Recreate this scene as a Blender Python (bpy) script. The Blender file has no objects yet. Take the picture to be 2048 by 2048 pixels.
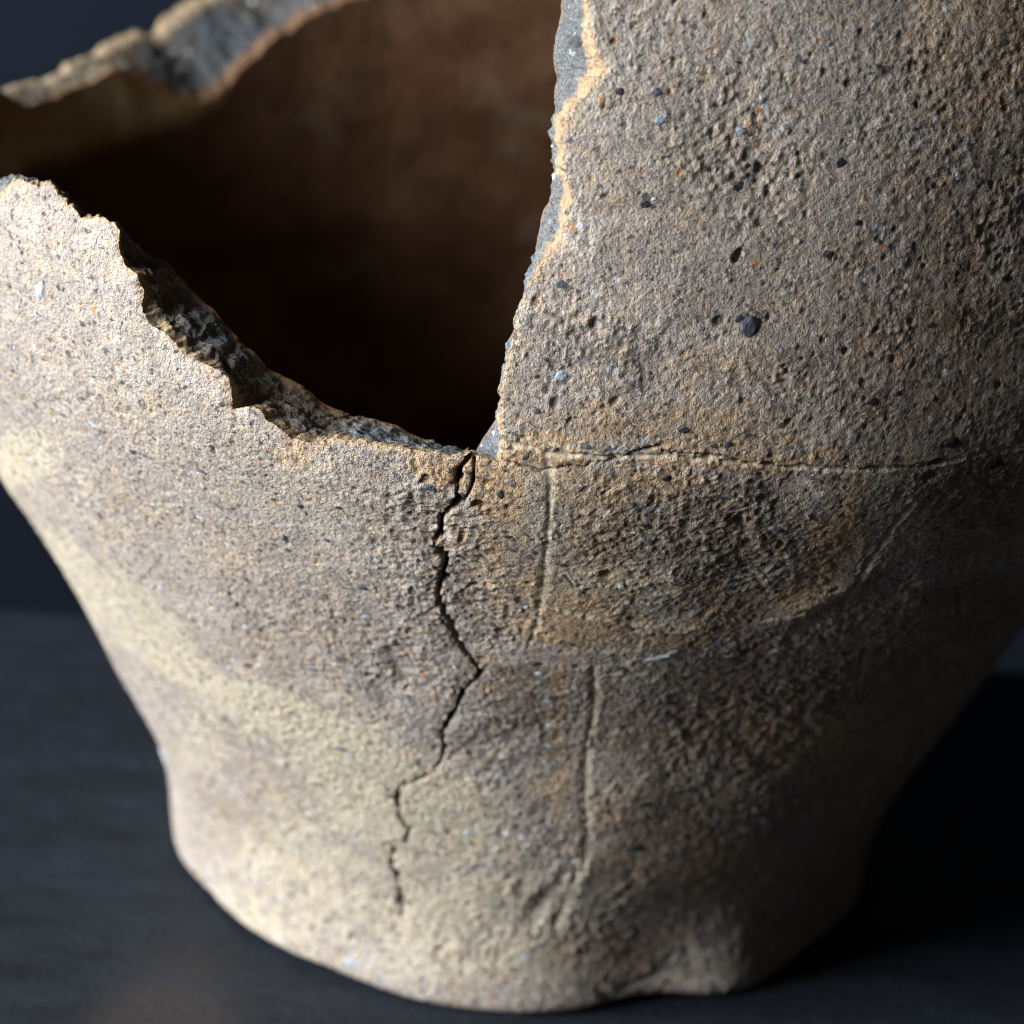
import bpy, math, random
import numpy as np
from mathutils import Matrix, Vector

# ------------------------------------------------------------------ camera, world, lamp
MM = 0.001
ELEV, ROLL, TX, TZ, DIST, PXMM = 0.42, 0.067, -1.12, 50.43, 550.0, 0.07
_c, _s = math.cos(ROLL), math.sin(ROLL)
ROT = np.array([[_c, 0, -_s], [0, 1, 0], [_s, 0, _c]])            # level the table: turn everything about the y axis
CAM = ROT @ np.array([TX, -DIST * math.cos(ELEV), TZ + DIST * math.sin(ELEV)])
FWD = ROT @ np.array([0, math.cos(ELEV), -math.sin(ELEV)])
RGT = ROT @ np.array([1.0, 0, 0])
UPV = ROT @ np.array([0, math.sin(ELEV), math.cos(ELEV)])

scene = bpy.context.scene
COL = scene.collection
cd = bpy.data.cameras.new("camera")
cam = bpy.data.objects.new("camera", cd)
COL.objects.link(cam)
m = Matrix.Identity(4)
for i in range(3):
    m[i][0], m[i][1], m[i][2], m[i][3] = RGT[i], UPV[i], -FWD[i], CAM[i] * MM
cam.matrix_world = m
cd.sensor_width = 36.0
cd.lens = DIST / PXMM / 2048 * 36.0
cd.clip_start, cd.clip_end = 0.02, 30.0
cd.dof.use_dof = True
cd.dof.focus_distance = 0.438
cd.dof.aperture_fstop = 25.0
cd.dof.aperture_blades = 9
scene.camera = cam

w = bpy.data.worlds.new("World"); scene.world = w; w.use_nodes = True
w.node_tree.nodes["Background"].inputs[0].default_value = (1.0, 0.94, 0.86, 1)
w.node_tree.nodes["Background"].inputs[1].default_value = 0.028

scene.view_settings.view_transform = 'Standard'
scene.view_settings.look = 'None'
scene.view_settings.gamma = 1.0
scene.view_settings.exposure = 0.0
scene.cycles.max_bounces = 6
scene.cycles.filter_width = 1.15
scene.cycles.use_denoising = True

def window_light(az, el, dist, sx, sy, power, color):
    ld = bpy.data.lights.new("window_light", 'AREA'); ld.shape = 'RECTANGLE'
    ld.size, ld.size_y, ld.energy, ld.color = sx, sy, power, color
    lo = bpy.data.objects.new("window_light", ld); COL.objects.link(lo)
    a, e = math.radians(az), math.radians(el)
    d = Vector((math.sin(a) * math.cos(e), -math.cos(a) * math.cos(e), math.sin(e)))
    lo.location = Vector((0, 0, 0.08)) + d * dist
    lo.rotation_euler = d.to_track_quat('Z', 'Y').to_euler()
window_light(-70, 19, 1.2, 0.85, 0.75, 67.0, (0.91, 0.96, 1.0))

# ------------------------------------------------------------------ noise on arrays
def _hash(ix, iy, iz, seed):
    h = (ix.astype(np.uint32) * np.uint32(374761393) + iy.astype(np.uint32) * np.uint32(668265263)
         + iz.astype(np.uint32) * np.uint32(2147483647) + np.uint32((seed * 974634777) & 0xffffffff))
    h = (h ^ (h >> np.uint32(13))) * np.uint32(1274126177)
    h ^= h >> np.uint32(16)
    h = h * np.uint32(2246822519)
    h ^= h >> np.uint32(13)
    return (h & np.uint32(0xffffff)).astype(np.float32) * np.float32(2.0 / 0xffffff) - np.float32(1)

def vnoise(P, wl, seed):
    out = np.empty(len(P), np.float32)
    for a in range(0, len(P), 65536):
        q = (P[a:a + 65536] / wl + 1000.37 + seed * 7.13).astype(np.float32)
        i = np.floor(q); f = q - i; i = i.astype(np.int32)
        f = f * f * f * (f * (f * 6 - 15) + 10)
        acc = 0
        for dx in (0, 1):
            wx = f[:, 0] if dx else 1 - f[:, 0]
            for dy in (0, 1):
                wy = wx * (f[:, 1] if dy else 1 - f[:, 1])
                for dz in (0, 1):
                    wz = wy * (f[:, 2] if dz else 1 - f[:, 2])
                    acc = acc + wz * _hash(i[:, 0] + dx, i[:, 1] + dy, i[:, 2] + dz, seed)
        out[a:a + 65536] = acc
    return out

def fbm(P, wls, amps, seed):
    r = np.zeros(len(P), np.float32)
    for k, (wl, am) in enumerate(zip(wls, amps)):
        r += am * vnoise(P, wl, seed + k)
    return r

def n1(s, wl, seed):
    P = np.zeros((len(s), 3)); P[:, 0] = s
    return vnoise(P, wl, seed)

# ------------------------------------------------------------------ the pot's form (mm)
PROF = np.array([(0, 2.5), (20, 2.2), (36, 1.5), (44, .6), (48.8, .4), (50.5, 1.5), (51, 5), (51.8, 10), (54.5, 18), (60.4, 30),
                 (70.6, 50), (83.2, 70), (93.3, 86), (99.3, 97), (101.6, 106), (102, 118), (101, 135), (98.5, 152), (95, 170), (92.6, 182)], float)
def catmull(P, n):
    out = []
    Q = np.vstack([2 * P[0] - P[1], P, 2 * P[-1] - P[-2]])
    t = np.linspace(0, 1, n, endpoint=False)[:, None]
    for i in range(1, len(Q) - 2):
        a, b, c, d = Q[i - 1:i + 3]
        out.append(.5 * (2 * b + (c - a) * t + (2 * a - 5 * b + 4 * c - d) * t**2 + (3 * b - a - 3 * c + d) * t**3))
    out.append(P[-1:]); return np.vstack(out)
CV = catmull(PROF, 40)
CT = np.r_[0, np.cumsum(np.hypot(*np.diff(CV, axis=0).T))]
CN = np.gradient(CV, CT, axis=0); CN /= np.linalg.norm(CN, axis=1)[:, None]
TMAX = CT[-1]
WALL = 8.6
def t_of_z(z): return np.interp(z, CV[240:, 1], CT[240:])
def base(th, t, depth=0.0):
    """point and outward normal of the wall at angle th (0 faces the camera), arc height t, depth below the outer skin"""
    r = np.interp(t, CT, CV[:, 0]); z = np.interp(t, CT, CV[:, 1])
    tr = np.interp(t, CT, CN[:, 0]); tz = np.interp(t, CT, CN[:, 1])
    nr, nz = tz, -tr
    # hand-built: slightly out of round, the foot dented and chipped on the right
    foot = np.clip(1 - z / 26, 0, 1)
    up = np.clip((z - 60) / 30, 0, 1)
    wob = (.5 * np.sin(2 * th + .6) + .35 * np.sin(3 * th + 2)) * (1 - foot) * np.clip(t / 60, 0, 1)
    fr = foot * np.clip((r - 30) / 15, 0, 1)
    wob = wob + fr * (-.9 * np.exp(-((th - .36) / .22)**2) + .5 * np.exp(-((th - .7) / .2)**2) + 2.2 * np.exp(-((th + .06) / .3)**2))
    wob = wob + np.clip(1 - z / 17, 0, 1) * np.clip((r - 30) / 15, 0, 1) * (2.6 * np.exp(-((th - .54) / .17)**2) + 1.9 * np.exp(-((th + .72) / .36)**2) + .6 * np.sin(9 * th + 1) * np.sin(4 * th))
    lift = foot * np.clip((r - 30) / 15, 0, 1) * 1.1 * np.exp(-((th - .36) / .2)**2)
    rr = r + wob - nr * depth
    zz = z - nz * depth + lift
    s, c = np.sin(th), np.cos(th)
    P = np.stack([rr * s + 2.7 * up * up * (3 - 2 * up), -rr * c, zz], -1)
    N = np.stack([nr * s, -nr * c, nz + 0 * s], -1)
    return P, N
def project(P):
    d = P - CAM
    zc = d @ FWD
    f = DIST / PXMM
    return 1024 + f * (d @ RGT) / zc, 1024 - f * (d @ UPV) / zc
_tabs = {}
def survey(pts, side='front', depth=0.0):
    """where on the wall (th, t) the sight lines through photograph points meet it"""
    pts = np.atleast_2d(np.asarray(pts, float))
    key = (side, depth)
    if key not in _tabs:
        th = np.linspace(-1.75, 1.6, 300) if side == 'front' else np.linspace(-math.pi - .5, -1.7, 200)
        t = np.linspace(46, TMAX, 260) if side == 'front' else np.linspace(90, TMAX, 200)
        TH, T = np.meshgrid(th, t, indexing='ij')
        P, N = base(TH, T, depth)
        vis = ((P - CAM) * N).sum(-1) * (1 if side != 'front' else -1) > 0
        X, Y = project(P)
        X = np.where(vis, X, 1e6)
        _tabs[key] = (TH.ravel(), T.ravel(), X.ravel(), Y.ravel())
    TH, T, X, Y = _tabs[key]
    out = []
    for x, y in pts:
        k = np.argmin((X - x)**2 + (Y - y)**2)
        a, b = TH[k], T[k]
        for _ in range(6):
            q = project(base(np.array([a, a + 1e-3, a]), np.array([b, b, b + 1e-1]), depth)[0])
            J = np.array([[(q[0][1] - q[0][0]) / 1e-3, (q[0][2] - q[0][0]) / .1], [(q[1][1] - q[1][0]) / 1e-3, (q[1][2] - q[1][0]) / .1]])
            try: d = np.linalg.solve(J, [x - q[0][0], y - q[1][0]])
            except np.linalg.LinAlgError: break
            a += np.clip(d[0], -.05, .05); b = min(b + np.clip(d[1], -5, 5), TMAX)
        out.append((a, b))
    return np.array(out)
R0 = 100.0                                                          # th * R0 is the running length used for outlines

# ------------------------------------------------------------------ outline of the break: outer edge and inner edge
def far_edge(px): return survey(px, 'back')
def far_in(px): return survey(px, 'back', WALL)
rows = []                                                           # (th_out, t_out, th_in, t_in)
def add_direct(deg, z, dth=0.0, dz=-1.0):
    rows.append((math.radians(deg), t_of_z(z), math.radians(deg) + dth, t_of_z(z + dz)))
fo = far_edge([(560, -95), (440, -25), (362, 11), (325, 40), (297, 69), (272, 54), (220, 84), (181, 109), (130, 134), (90, 156), (40, 172), (0, 185)])
fi = far_in([(655, 14), (580, 62), (500, 126), (450, 180), (405, 204), (352, 192), (300, 160), (250, 140), (200, 150), (150, 174), (105, 196), (50, 214), (0, 232)])
far = [(a[0], a[1], b[0], b[1]) for a, b in zip(fo, fi)]
add_direct(-180, 113, 0, -10); add_direct(-172, 111, 0, -11)
for q in far:
    if q[0] > rows[-1][0] + .01: rows.append(q)
add_direct(-106, 100); add_direct(-98, 124); add_direct(-88, 131); add_direct(-76, 130); add_direct(-68, 121)  # unseen left rim, raised to keep lamp light out of the interior
near_o = [(-60, 420), (-25, 398), (0, 382), (22, 368), (38, 364), (65, 375), (98, 379), (120, 398), (145, 417), (156, 431), (188, 440), (221, 446), (235, 464), (242, 496), (252, 522),
          (275, 554), (284, 580), (287, 623), (303, 648), (335, 677), (386, 714), (425, 738), (447, 754), (461, 789), (464, 820), (517, 823), (545, 849), (587, 876), (647, 881),
          (712, 882), (806, 897), (870, 903), (927, 908), (952, 910), (975, 912), (996, 917), (998, 882), (1003, 817), (1008, 761), (1020, 696), (1029, 658),
          (1045, 600), (1053, 565), (1075, 531), (1100, 507), (1118, 471), (1133, 406), (1127, 362), (1122, 290), (1114, 250), (1136, 217), (1169, 188), (1207, 138), (1200, 120), (1183, 72), (1178, 15), (1165, -30)]
near_i = [(-45, 395), (-10, 376), (12, 366), (34, 362), (52, 364), (82, 376), (112, 382), (136, 402), (156, 418), (170, 432), (205, 438), (240, 447), (256, 463), (285, 490), (305, 515),
          (340, 538), (372, 562), (400, 590), (425, 618), (447, 649), (485, 680), (512, 703), (532, 728), (560, 748), (600, 770), (638, 805), (690, 823), (712, 831), (750, 838),
          (806, 861), (866, 877), (895, 892), (925, 899), (948, 900), (953, 898), (969, 868), (1001, 826), (1010, 770), (1022, 715), (1032, 660), (1042, 620),
          (1062, 560), (1070, 545), (1077, 520), (1085, 442), (1104, 391), (1110, 345), (1110, 320), (1113, 270), (1112, 252), (1106, 205), (1104, 188), (1113, 145), (1114, 110), (1116, 72), (1124, 5), (1128, -40)]
so = survey(near_o); si = survey(near_i, 'front', WALL)
for a, b in zip(so, si): rows.append((a[0], a[1], b[0], b[1]))
add_direct(1.5, 172); add_direct(12, 176); add_direct(40, 174); add_direct(75, 178); add_direct(105, 174); add_direct(128, 150, 0, -5); add_direct(150, 122, 0, -8); add_direct(168, 112, 0, -10); add_direct(180, 113, 0, -10)
CT4 = np.array(rows)
CT4[:, 0] *= R0; CT4[:, 2] *= R0
def densify(Q, step):
    L = np.r_[0, np.cumsum(np.hypot(np.diff(Q[:, 0]), np.diff(Q[:, 1])))]
    s = np.arange(0, L[-1], step); s = np.r_[s, L[-1]]
    return s, np.stack([np.interp(s, L, Q[:, k]) for k in range(4)], -1)
CS, CC = densify(CT4, .12)
tang = np.gradient(CC[:, :2], axis=0); k = np.ones(9) / 9
tang = np.stack([np.convolve(tang[:, 0], k, 'same'), np.convolve(tang[:, 1], k, 'same')], -1)
tang /= np.linalg.norm(tang, axis=1)[:, None] + 1e-9
OUTN = np.stack([-tang[:, 1], tang[:, 0]], -1)                      # towards the missing part
j = .42 * n1(CS, 3.1, 11) + .26 * n1(CS, 1.3, 12) + .16 * n1(CS, .6, 13) + .08 * n1(CS, .3, 14)
ends = np.clip(np.minimum(CS, CS[-1] - CS) / 5, 0, 1)
CC[:, :2] += OUTN * (j * ends)[:, None]
j2 = .5 * n1(CS, 4, 21) + .35 * n1(CS, 1.6, 22) + .2 * n1(CS, .7, 23)
CC[:, 2:] += OUTN * (j2 * ends)[:, None]

def outline_field(poly, thv, tv, reach):
    """for a grid: is the vertex in the missing part, and the nearest point of the outline within reach"""
    A = thv * R0
    dist = np.full((len(A), len(tv)), 1e9, np.float32); near = np.zeros((len(A), len(tv), 2), np.float32)
    cnt = np.zeros((len(A), len(tv) + 1), np.int16)
    for off in (0.0, 2 * math.pi * R0):
        P = poly + np.array([off, 0])
        a0 = np.minimum(P[:-1, 0], P[1:, 0]); a1 = np.maximum(P[:-1, 0], P[1:, 0])
        t0 = np.minimum(P[:-1, 1], P[1:, 1]); t1 = np.maximum(P[:-1, 1], P[1:, 1])
        i0 = np.searchsorted(A, a0 - reach); i1 = np.searchsorted(A, a1 + reach)
        j0 = np.searchsorted(tv, t0 - reach); j1 = np.searchsorted(tv, t1 + reach)
        c0 = np.searchsorted(A, a0, 'left'); c1 = np.searchsorted(A, a1, 'left')
        for k in range(len(P) - 1):
            p, q = P[k], P[k + 1]
            if c1[k] > c0[k]:
                cols = np.arange(c0[k], c1[k])
                tc = p[1] + (A[cols] - p[0]) / (q[0] - p[0]) * (q[1] - p[1])
                np.add.at(cnt, (cols, np.searchsorted(tv, tc)), 1)
            if i1[k] > i0[k] and j1[k] > j0[k]:
                aa = A[i0[k]:i1[k], None]; tt = tv[None, j0[k]:j1[k]]
                d = q - p; L2 = d @ d + 1e-12
                u = np.clip(((aa - p[0]) * d[0] + (tt - p[1]) * d[1]) / L2, 0, 1)
                nx = p[0] + u * d[0]; ny = p[1] + u * d[1]
                dd = np.hypot(aa - nx, tt - ny)
                sl = dist[i0[k]:i1[k], j0[k]:j1[k]]
                b = dd < sl
                sl[b] = dd[b]
                near[i0[k]:i1[k], j0[k]:j1[k], 0][b] = nx[b]; near[i0[k]:i1[k], j0[k]:j1[k], 1][b] = ny[b]
    gone = np.cumsum(cnt, axis=1)[:, :len(tv)] % 2 == 1
    return gone, dist, near

def line_field(pts, thv, tv, reach):
    """distance to a drawn line; the third column of pts (its width there) comes back too"""
    P = np.asarray(pts, float)
    dist = np.full((len(thv), len(tv)), 1e9, np.float32); wid = np.zeros((len(thv), len(tv)), np.float32)
    sid = np.zeros((len(thv), len(tv)), np.float32)
    for k in range(len(P) - 1):
        p, q = P[k], P[k + 1]
        rr = np.interp((p[1] + q[1]) / 2, CT, CV[:, 0])
        i0 = np.searchsorted(thv, min(p[0], q[0]) - reach / rr); i1 = np.searchsorted(thv, max(p[0], q[0]) + reach / rr)
        j0 = np.searchsorted(tv, min(p[1], q[1]) - reach); j1 = np.searchsorted(tv, max(p[1], q[1]) + reach)
        if i1 <= i0 or j1 <= j0: continue
        aa = (thv[i0:i1, None] - p[0]) * rr; tt = tv[None, j0:j1] - p[1]
        dx, dy = (q[0] - p[0]) * rr, q[1] - p[1]
        u = np.clip((aa * dx + tt * dy) / (dx * dx + dy * dy + 1e-12), 0, 1)
        ex, ey = aa - u * dx, tt - u * dy
        dd = np.hypot(ex, ey); sl = dist[i0:i1, j0:j1]; b = dd < sl
        sl[b] = dd[b]; wid[i0:i1, j0:j1][b] = (p[2] + u * (q[2] - p[2]))[b]
        sid[i0:i1, j0:j1][b] = (dd * np.sign(ex * dy - ey * dx + 1e-9))[b]
    return dist, wid, sid

def wander(px, step, amp, seed, wls=(18, 7, 3)):
    """a drawn line with the small wander of a real crack; px rows are x, y, width in mm"""
    px = np.asarray(px, float)
    L = np.r_[0, np.cumsum(np.hypot(*np.diff(px[:, :2], axis=0).T))]
    s = np.r_[np.arange(0, L[-1], step), L[-1]]
    Q = np.stack([np.interp(s, L, px[:, k]) for k in range(3)], -1)
    for i, wl in enumerate(wls):
        Q[:, 0] += amp * n1(s, wl, seed + i) * (wl / wls[0])**.7
        Q[:, 1] += amp * n1(s, wl, seed + 9 + i) * (wl / wls[0])**.7
    Q[:, 2] *= np.clip(1 + .5 * n1(s, 24, seed + 20) + .45 * n1(s, 8, seed + 21), .12, 2)
    st = survey(Q[:, :2])
    return np.c_[st, Q[:, 2]]

# ------------------------------------------------------------------ fine front grid of the outer wall
def spread(lo, hi, n, dens):
    x = np.linspace(lo, hi, 4000); c = np.r_[0, np.cumsum((dens(x[1:]) + dens(x[:-1])) / 2)]
    return np.interp(np.linspace(0, c[-1], n), c, x)
NTH, NT = 1330, 960
thv = spread(-1.75, 1.75, NTH, lambda x: np.where((x > -1.2) & (x < .85), np.maximum(np.cos(x), .4), .3))
T_FOOT = t_of_z(3.0)
tv = spread(CT[120], TMAX, NT, lambda t: np.interp(t, [CT[120], T_FOOT - 4, T_FOOT, T_FOOT + 25, T_FOOT + 45, t_of_z(140), TMAX], [.15, .5, .62, .8, 1, 1, .8]))
gone, cdist, cnear = outline_field(CC[:, :2], thv, tv, 1.2)
TH, T = np.meshgrid(thv, tv, indexing='ij')
bd = np.zeros_like(gone)
bd[1:] |= gone[:-1]; bd[:-1] |= gone[1:]; bd[:, 1:] |= gone[:, :-1]; bd[:, :-1] |= gone[:, 1:]
bd[1:, 1:] |= gone[:-1, :-1]; bd[:-1, :-1] |= gone[1:, 1:]; bd[1:, :-1] |= gone[:-1, 1:]; bd[:-1, 1:] |= gone[1:, :-1]
snap = bd & ~gone & (cdist < 1.0)
TH = np.where(snap, cnear[..., 0] / R0, TH); T = np.where(snap, cnear[..., 1], T)
P3, N3 = base(TH, T)
PX, PY = project(P3)
flat = P3.reshape(-1, 3)
shape = TH.shape
def F(a): return a.reshape(shape)

# ---- patches of colour in the fired clay, placed on the wall
def blob_mask(blobs, soft=.35):
    """each blob: x, y, rx, ry, tilt in degrees, strength (survey points of the photograph, carried onto the wall)"""
    m = np.zeros(shape, np.float32)
    ww = np.stack([F(vnoise(flat, 9, 301)), F(vnoise(flat, 9, 302))], -1) * 38 + np.stack([F(vnoise(flat, 3, 303)), F(vnoise(flat, 3, 304))], -1) * 16
    for x, y, rx, ry, tilt, st in blobs:
        a = math.radians(tilt)
        dx, dy = PX + ww[..., 0] - x, PY + ww[..., 1] - y
        u = (dx * math.cos(a) + dy * math.sin(a)) / rx; v = (-dx * math.sin(a) + dy * math.cos(a)) / ry
        m = np.maximum(m, st * np.clip((1.25 - np.sqrt(u * u + v * v)) / .6, 0, 1))
    return m
view_cos = F(((P3.reshape(-1, 3) - CAM) * N3.reshape(-1, 3)).sum(-1) / np.linalg.norm(P3.reshape(-1, 3) - CAM, axis=1))
facing = F(((P3.reshape(-1, 3) - CAM) * N3.reshape(-1, 3)).sum(-1)) < 0
buff = blob_mask([(20, 930, 60, 110, 60, .9), (170, 1150, 150, 55, 52, .9), (330, 1290, 170, 50, 42, 1), (560, 1440, 190, 80, 30, 1), (800, 1600, 230, 120, 20, 1), (640, 1760, 230, 110, 30, .7),
                  (960, 1840, 240, 120, 0, .8), (500, 1880, 160, 80, 30, .6), (400, 1480, 70, 60, 40, .5), (1180, 1160, 110, 50, 10, .8), (1100, 1010, 60, 130, 10, .55), (700, 1100, 130, 90, 20, .3),
                  (560, 930, 160, 60, 10, .45), (300, 650, 80, 60, 50, .45), (230, 520, 40, 70, 30, .55), (1250, 1230, 140, 40, 0, .5), (150, 500, 80, 40, 20, .3), (1170, 130, 45, 120, 0, .3), (1850, 1450, 170, 60, -40, .5), (1700, 1250, 120, 90, -40, .35)])
tan = blob_mask([(1080, 900, 120, 40, 5, 1), (1300, 855, 290, 44, 5, .6), (1500, 920, 330, 24, 2, .8), (1000, 960, 70, 60, 60, .85), (1010, 1100, 55, 160, 8, .5), (1120, 1230, 150, 60, 0, .8), (1180, 1050, 60, 120, 0, .65),
                 (1400, 1260, 190, 45, -4, .7), (1660, 1130, 70, 160, 28, .75), (1230, 960, 200, 35, 3, .7), (1700, 990, 60, 60, 30, .5), (880, 930, 90, 24, 8, .8), (680, 890, 200, 18, 4, .6),
                 (1440, 735, 150, 44, -12, .38), (1180, 740, 40, 40, 0, .5), (1010, 640, 24, 120, 8, .35), (1400, 1180, 160, 30, 4, .5), (1600, 1480, 320, 120, 10, .5), (1350, 1700, 260, 120, 10, .45), (1850, 1300, 200, 90, -30, .5), (1450, 1560, 150, 60, 20, .35), (1130, 1350, 18, 120, 3, .7),
                 (1120, 1560, 20, 130, 2, .6), (1480, 300, 60, 80, 10, .25), (1930, 120, 190, 150, 20, .45), (1900, 700, 160, 160, 0, .35), (1230, 1900, 180, 50, -6, .4), (420, 720, 60, 24, 35, .4), (1880, 1380, 120, 60, -30, .4)])
dark = blob_mask([(1300, 1060, 150, 100, 10, .8), (1480, 1060, 140, 100, 0, .85), (1030, 1390, 110, 90, 10, .8), (1250, 1420, 190, 90, 10, .55), (1190, 720, 150, 75, 10, .55), (1480, 780, 220, 50, 0, .5), (1960, 1010, 120, 110, 0, 1),
                  (1880, 1230, 200, 90, -10, .9), (1650, 1360, 280, 80, 0, .75), (1400, 1640, 260, 90, 10, .5), (860, 1010, 60, 70, 20, .45), (930, 1140, 60, 110, 10, .45), (800, 1330, 50, 60, 0, .35), (450, 1640, 80, 60, 20, .4),
                  (1480, 370, 260, 240, 0, .3), (1800, 600, 220, 320, 0, .6), (1950, 200, 140, 200, 0, .45), (1300, 1750, 150, 60, -20, .4), (600, 1230, 130, 70, 30, .25), (330, 1120, 160, 50, 50, .28), (1040, 1060, 30, 60, 0, .3), (1700, 850, 180, 40, 0, .4)])

chip = blob_mask([(1230, 1968, 60, 14, -12, .4), (1310, 1956, 90, 16, -8, .5), (1400, 1955, 70, 14, 6, .45)])
roughz = blob_mask([(880, 1000, 120, 110, 0, 1), (930, 1180, 130, 190, 0, 1), (1350, 1070, 250, 130, 0, 1), (1500, 320, 110, 160, 0, .4), (1200, 700, 190, 120, 0, .8), (1500, 740, 160, 60, 0, .6), (820, 1330, 130, 90, 0, .9), (1000, 1450, 200, 140, 0, .7),
                    (850, 1800, 260, 120, 0, .6), (1150, 1750, 180, 160, 0, .9), (1500, 1500, 400, 220, 0, .6), (1680, 1250, 200, 200, 0, .5), (1750, 150, 260, 160, 0, .15), (500, 900, 200, 60, 20, .3)])
# ---- relief
tv_r = np.interp(tv, CT, CV[:, 0])
disp = F(fbm(flat, (46, 21, 9.5), (.75, .4, .2), 40))
rough_map = np.clip(.38 + .2 * F(vnoise(flat, 14, 61)) + .3 * F(vnoise(flat, 5, 62)) + .48 * roughz, .2, 1.0)
f1 = F(vnoise(flat, 2.6, 51)); f2 = F(vnoise(flat, 1.25, 52)); f3 = F(vnoise(flat, .66, 53)); f4 = F(vnoise(flat, .36, 54)); f5 = F(vnoise(flat * np.array([1, 1, .55]), .24, 55))
rid = 1 - np.abs(F(vnoise(flat, 1.7, 57)))
near_edge = np.clip((cdist - .1) / .7, 0, 1)
disp += rough_map * (.09 * f1 + .12 * f2 + .14 * f3 + (.11 * f4 + .055 * f5) * near_edge) + .07 * rough_map * (rid - .5)
disp -= (chip * (.55 + .35 * f1 + .35 * f2 + .3 * f3)).astype(np.float32)
pit = np.zeros(shape, np.float32)
spk = np.zeros(shape, np.float32)

rng = np.random.default_rng(7)
def stamp(th0, t0, ra, rb, ang, depth, col=0.0, soft=False):
    r = np.interp(t0, tv, tv_r); R = max(ra, rb) * 1.15
    i0, i1 = np.searchsorted(thv, (th0 - R / r, th0 + R / r)); j0, j1 = np.searchsorted(tv, (t0 - R, t0 + R))
    if i1 <= i0 or j1 <= j0: return
    a = (thv[i0:i1, None] - th0) * r; b = tv[None, j0:j1] - t0
    c, s = math.cos(ang), math.sin(ang)
    d = np.sqrt(((a * c + b * s) / ra)**2 + ((-a * s + b * c) / rb)**2)
    d = d * (1 + .22 * f3[i0:i1, j0:j1] + .16 * f2[i0:i1, j0:j1])
    if soft: g = np.exp(-(d * 1.9)**2) * np.clip((1.1 - d) * 4, 0, 1)
    else:
        g = np.clip((1.0 - d) * 2.0, 0, 1); g = g * g * (3 - 2 * g)
    disp[i0:i1, j0:j1] -= depth * g
    if col: pit[i0:i1, j0:j1] = np.maximum(pit[i0:i1, j0:j1], col * g)
# pits left by burnt-out and fallen grains
NP = 14000
ths = rng.uniform(-1.6, 1.1, NP); ts = rng.uniform(T_FOOT, TMAX, NP); sz = .13 + .42 * rng.random(NP)**4; ar = rng.uniform(.45, 1, NP)
for k in range(NP):
    stamp(ths[k], ts[k], sz[k], sz[k] * ar[k], rng.normal(1.45, .6), sz[k] * rng.uniform(.22, .5), rng.choice([0, 0, 0, .3, .7, 1.0]))
NP = 5000                                                           # raised crumbs
ths = rng.uniform(-1.6, 1.1, NP); ts = rng.uniform(T_FOOT, TMAX, NP); sz = .15 + .3 * rng.random(NP)**2
for k in range(NP): stamp(ths[k], ts[k], sz[k], sz[k] * .8, rng.uniform(0, 3), -sz[k] * .3)
# the larger ones where they lie: x, y, half length, half width (mm), tilt, depth, colour
for x, y, ra, rb, ang, de, co in [(958, 1003, 1.0, .75, 0, .7, 1), (975, 962, .6, .45, .3, .4, 1), (910, 1050, .7, .5, 1, .5, .8), (925, 1070, 1.1, .5, 1.2, .7, .9), (945, 1175, 1.1, .5, .8, .9, .9), (1000, 1203, .7, .5, 0, .5, .9),
        (830, 1010, 1.1, .9, 1, .8, .2), (850, 955, 1.2, .6, 1, .6, .2), (1060, 1165, .6, .4, 0, .4, .9), (1210, 1150, 1.2, .8, 1.4, .6, 1), (1195, 1110, .8, .35, 1.2, .5, .6), (1000, 1265, .9, .7, 0, .6, 1),
        (965, 1320, .9, .6, 0, .7, .9), (1390, 1290, .9, .5, .8, .7, .8), (1475, 510, 1.2, .5, 1.2, .9, 0), (1440, 640, .8, .6, 0, .6, .3), (1350, 120, .5, .4, 0, .4, .9), (1250, 250, .5, .5, 0, .35, 0), (820, 1100, .4, .9, 1.4, .5, .2),
        (575, 1080, .35, 1.0, 0.1, .5, .1), (430, 900, .25, .9, 0, .5, 0), (740, 1350, .8, .6, 0, .7, .3), (395, 1240, .9, .5, -.9, .7, .2), (1560, 1090, .9, .6, 1.1, .7, .8), (1690, 700, .5, .5, 0, .5, .5),
        (1860, 950, 1.1, .8, 0, .8, 0), (780, 1730, 1.0, .6, 1.2, .9, .3), (800, 1810, .9, 1.3, .4, 1.2, .2), (880, 1900, 1.0, .6, 0, .7, .2), (700, 1880, .9, .5, .8, .8, .1), (1480, 1040, .7, 1.2, .3, .8, .4), (1080, 1330, .8, .5, 0, .6, .4),
        (1230, 1345, 1.2, .7, .3, .7, .4), (1670, 1180, .8, .6, 0, .6, .7), (1500, 1310, .8, .6, 0, .7, .2), (1700, 1310, 1.4, .7, -.5, .8, .2), (1110, 805, .6, .9, 0, .6, .2), (1230, 800, .8, .5, 1, .6, 0), (1190, 640, .9, .5, 1.2, .6, 0)]:
    a, b = survey([(x, y)])[0]; stamp(a, b, ra, rb, ang, de * .6, co)
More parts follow.
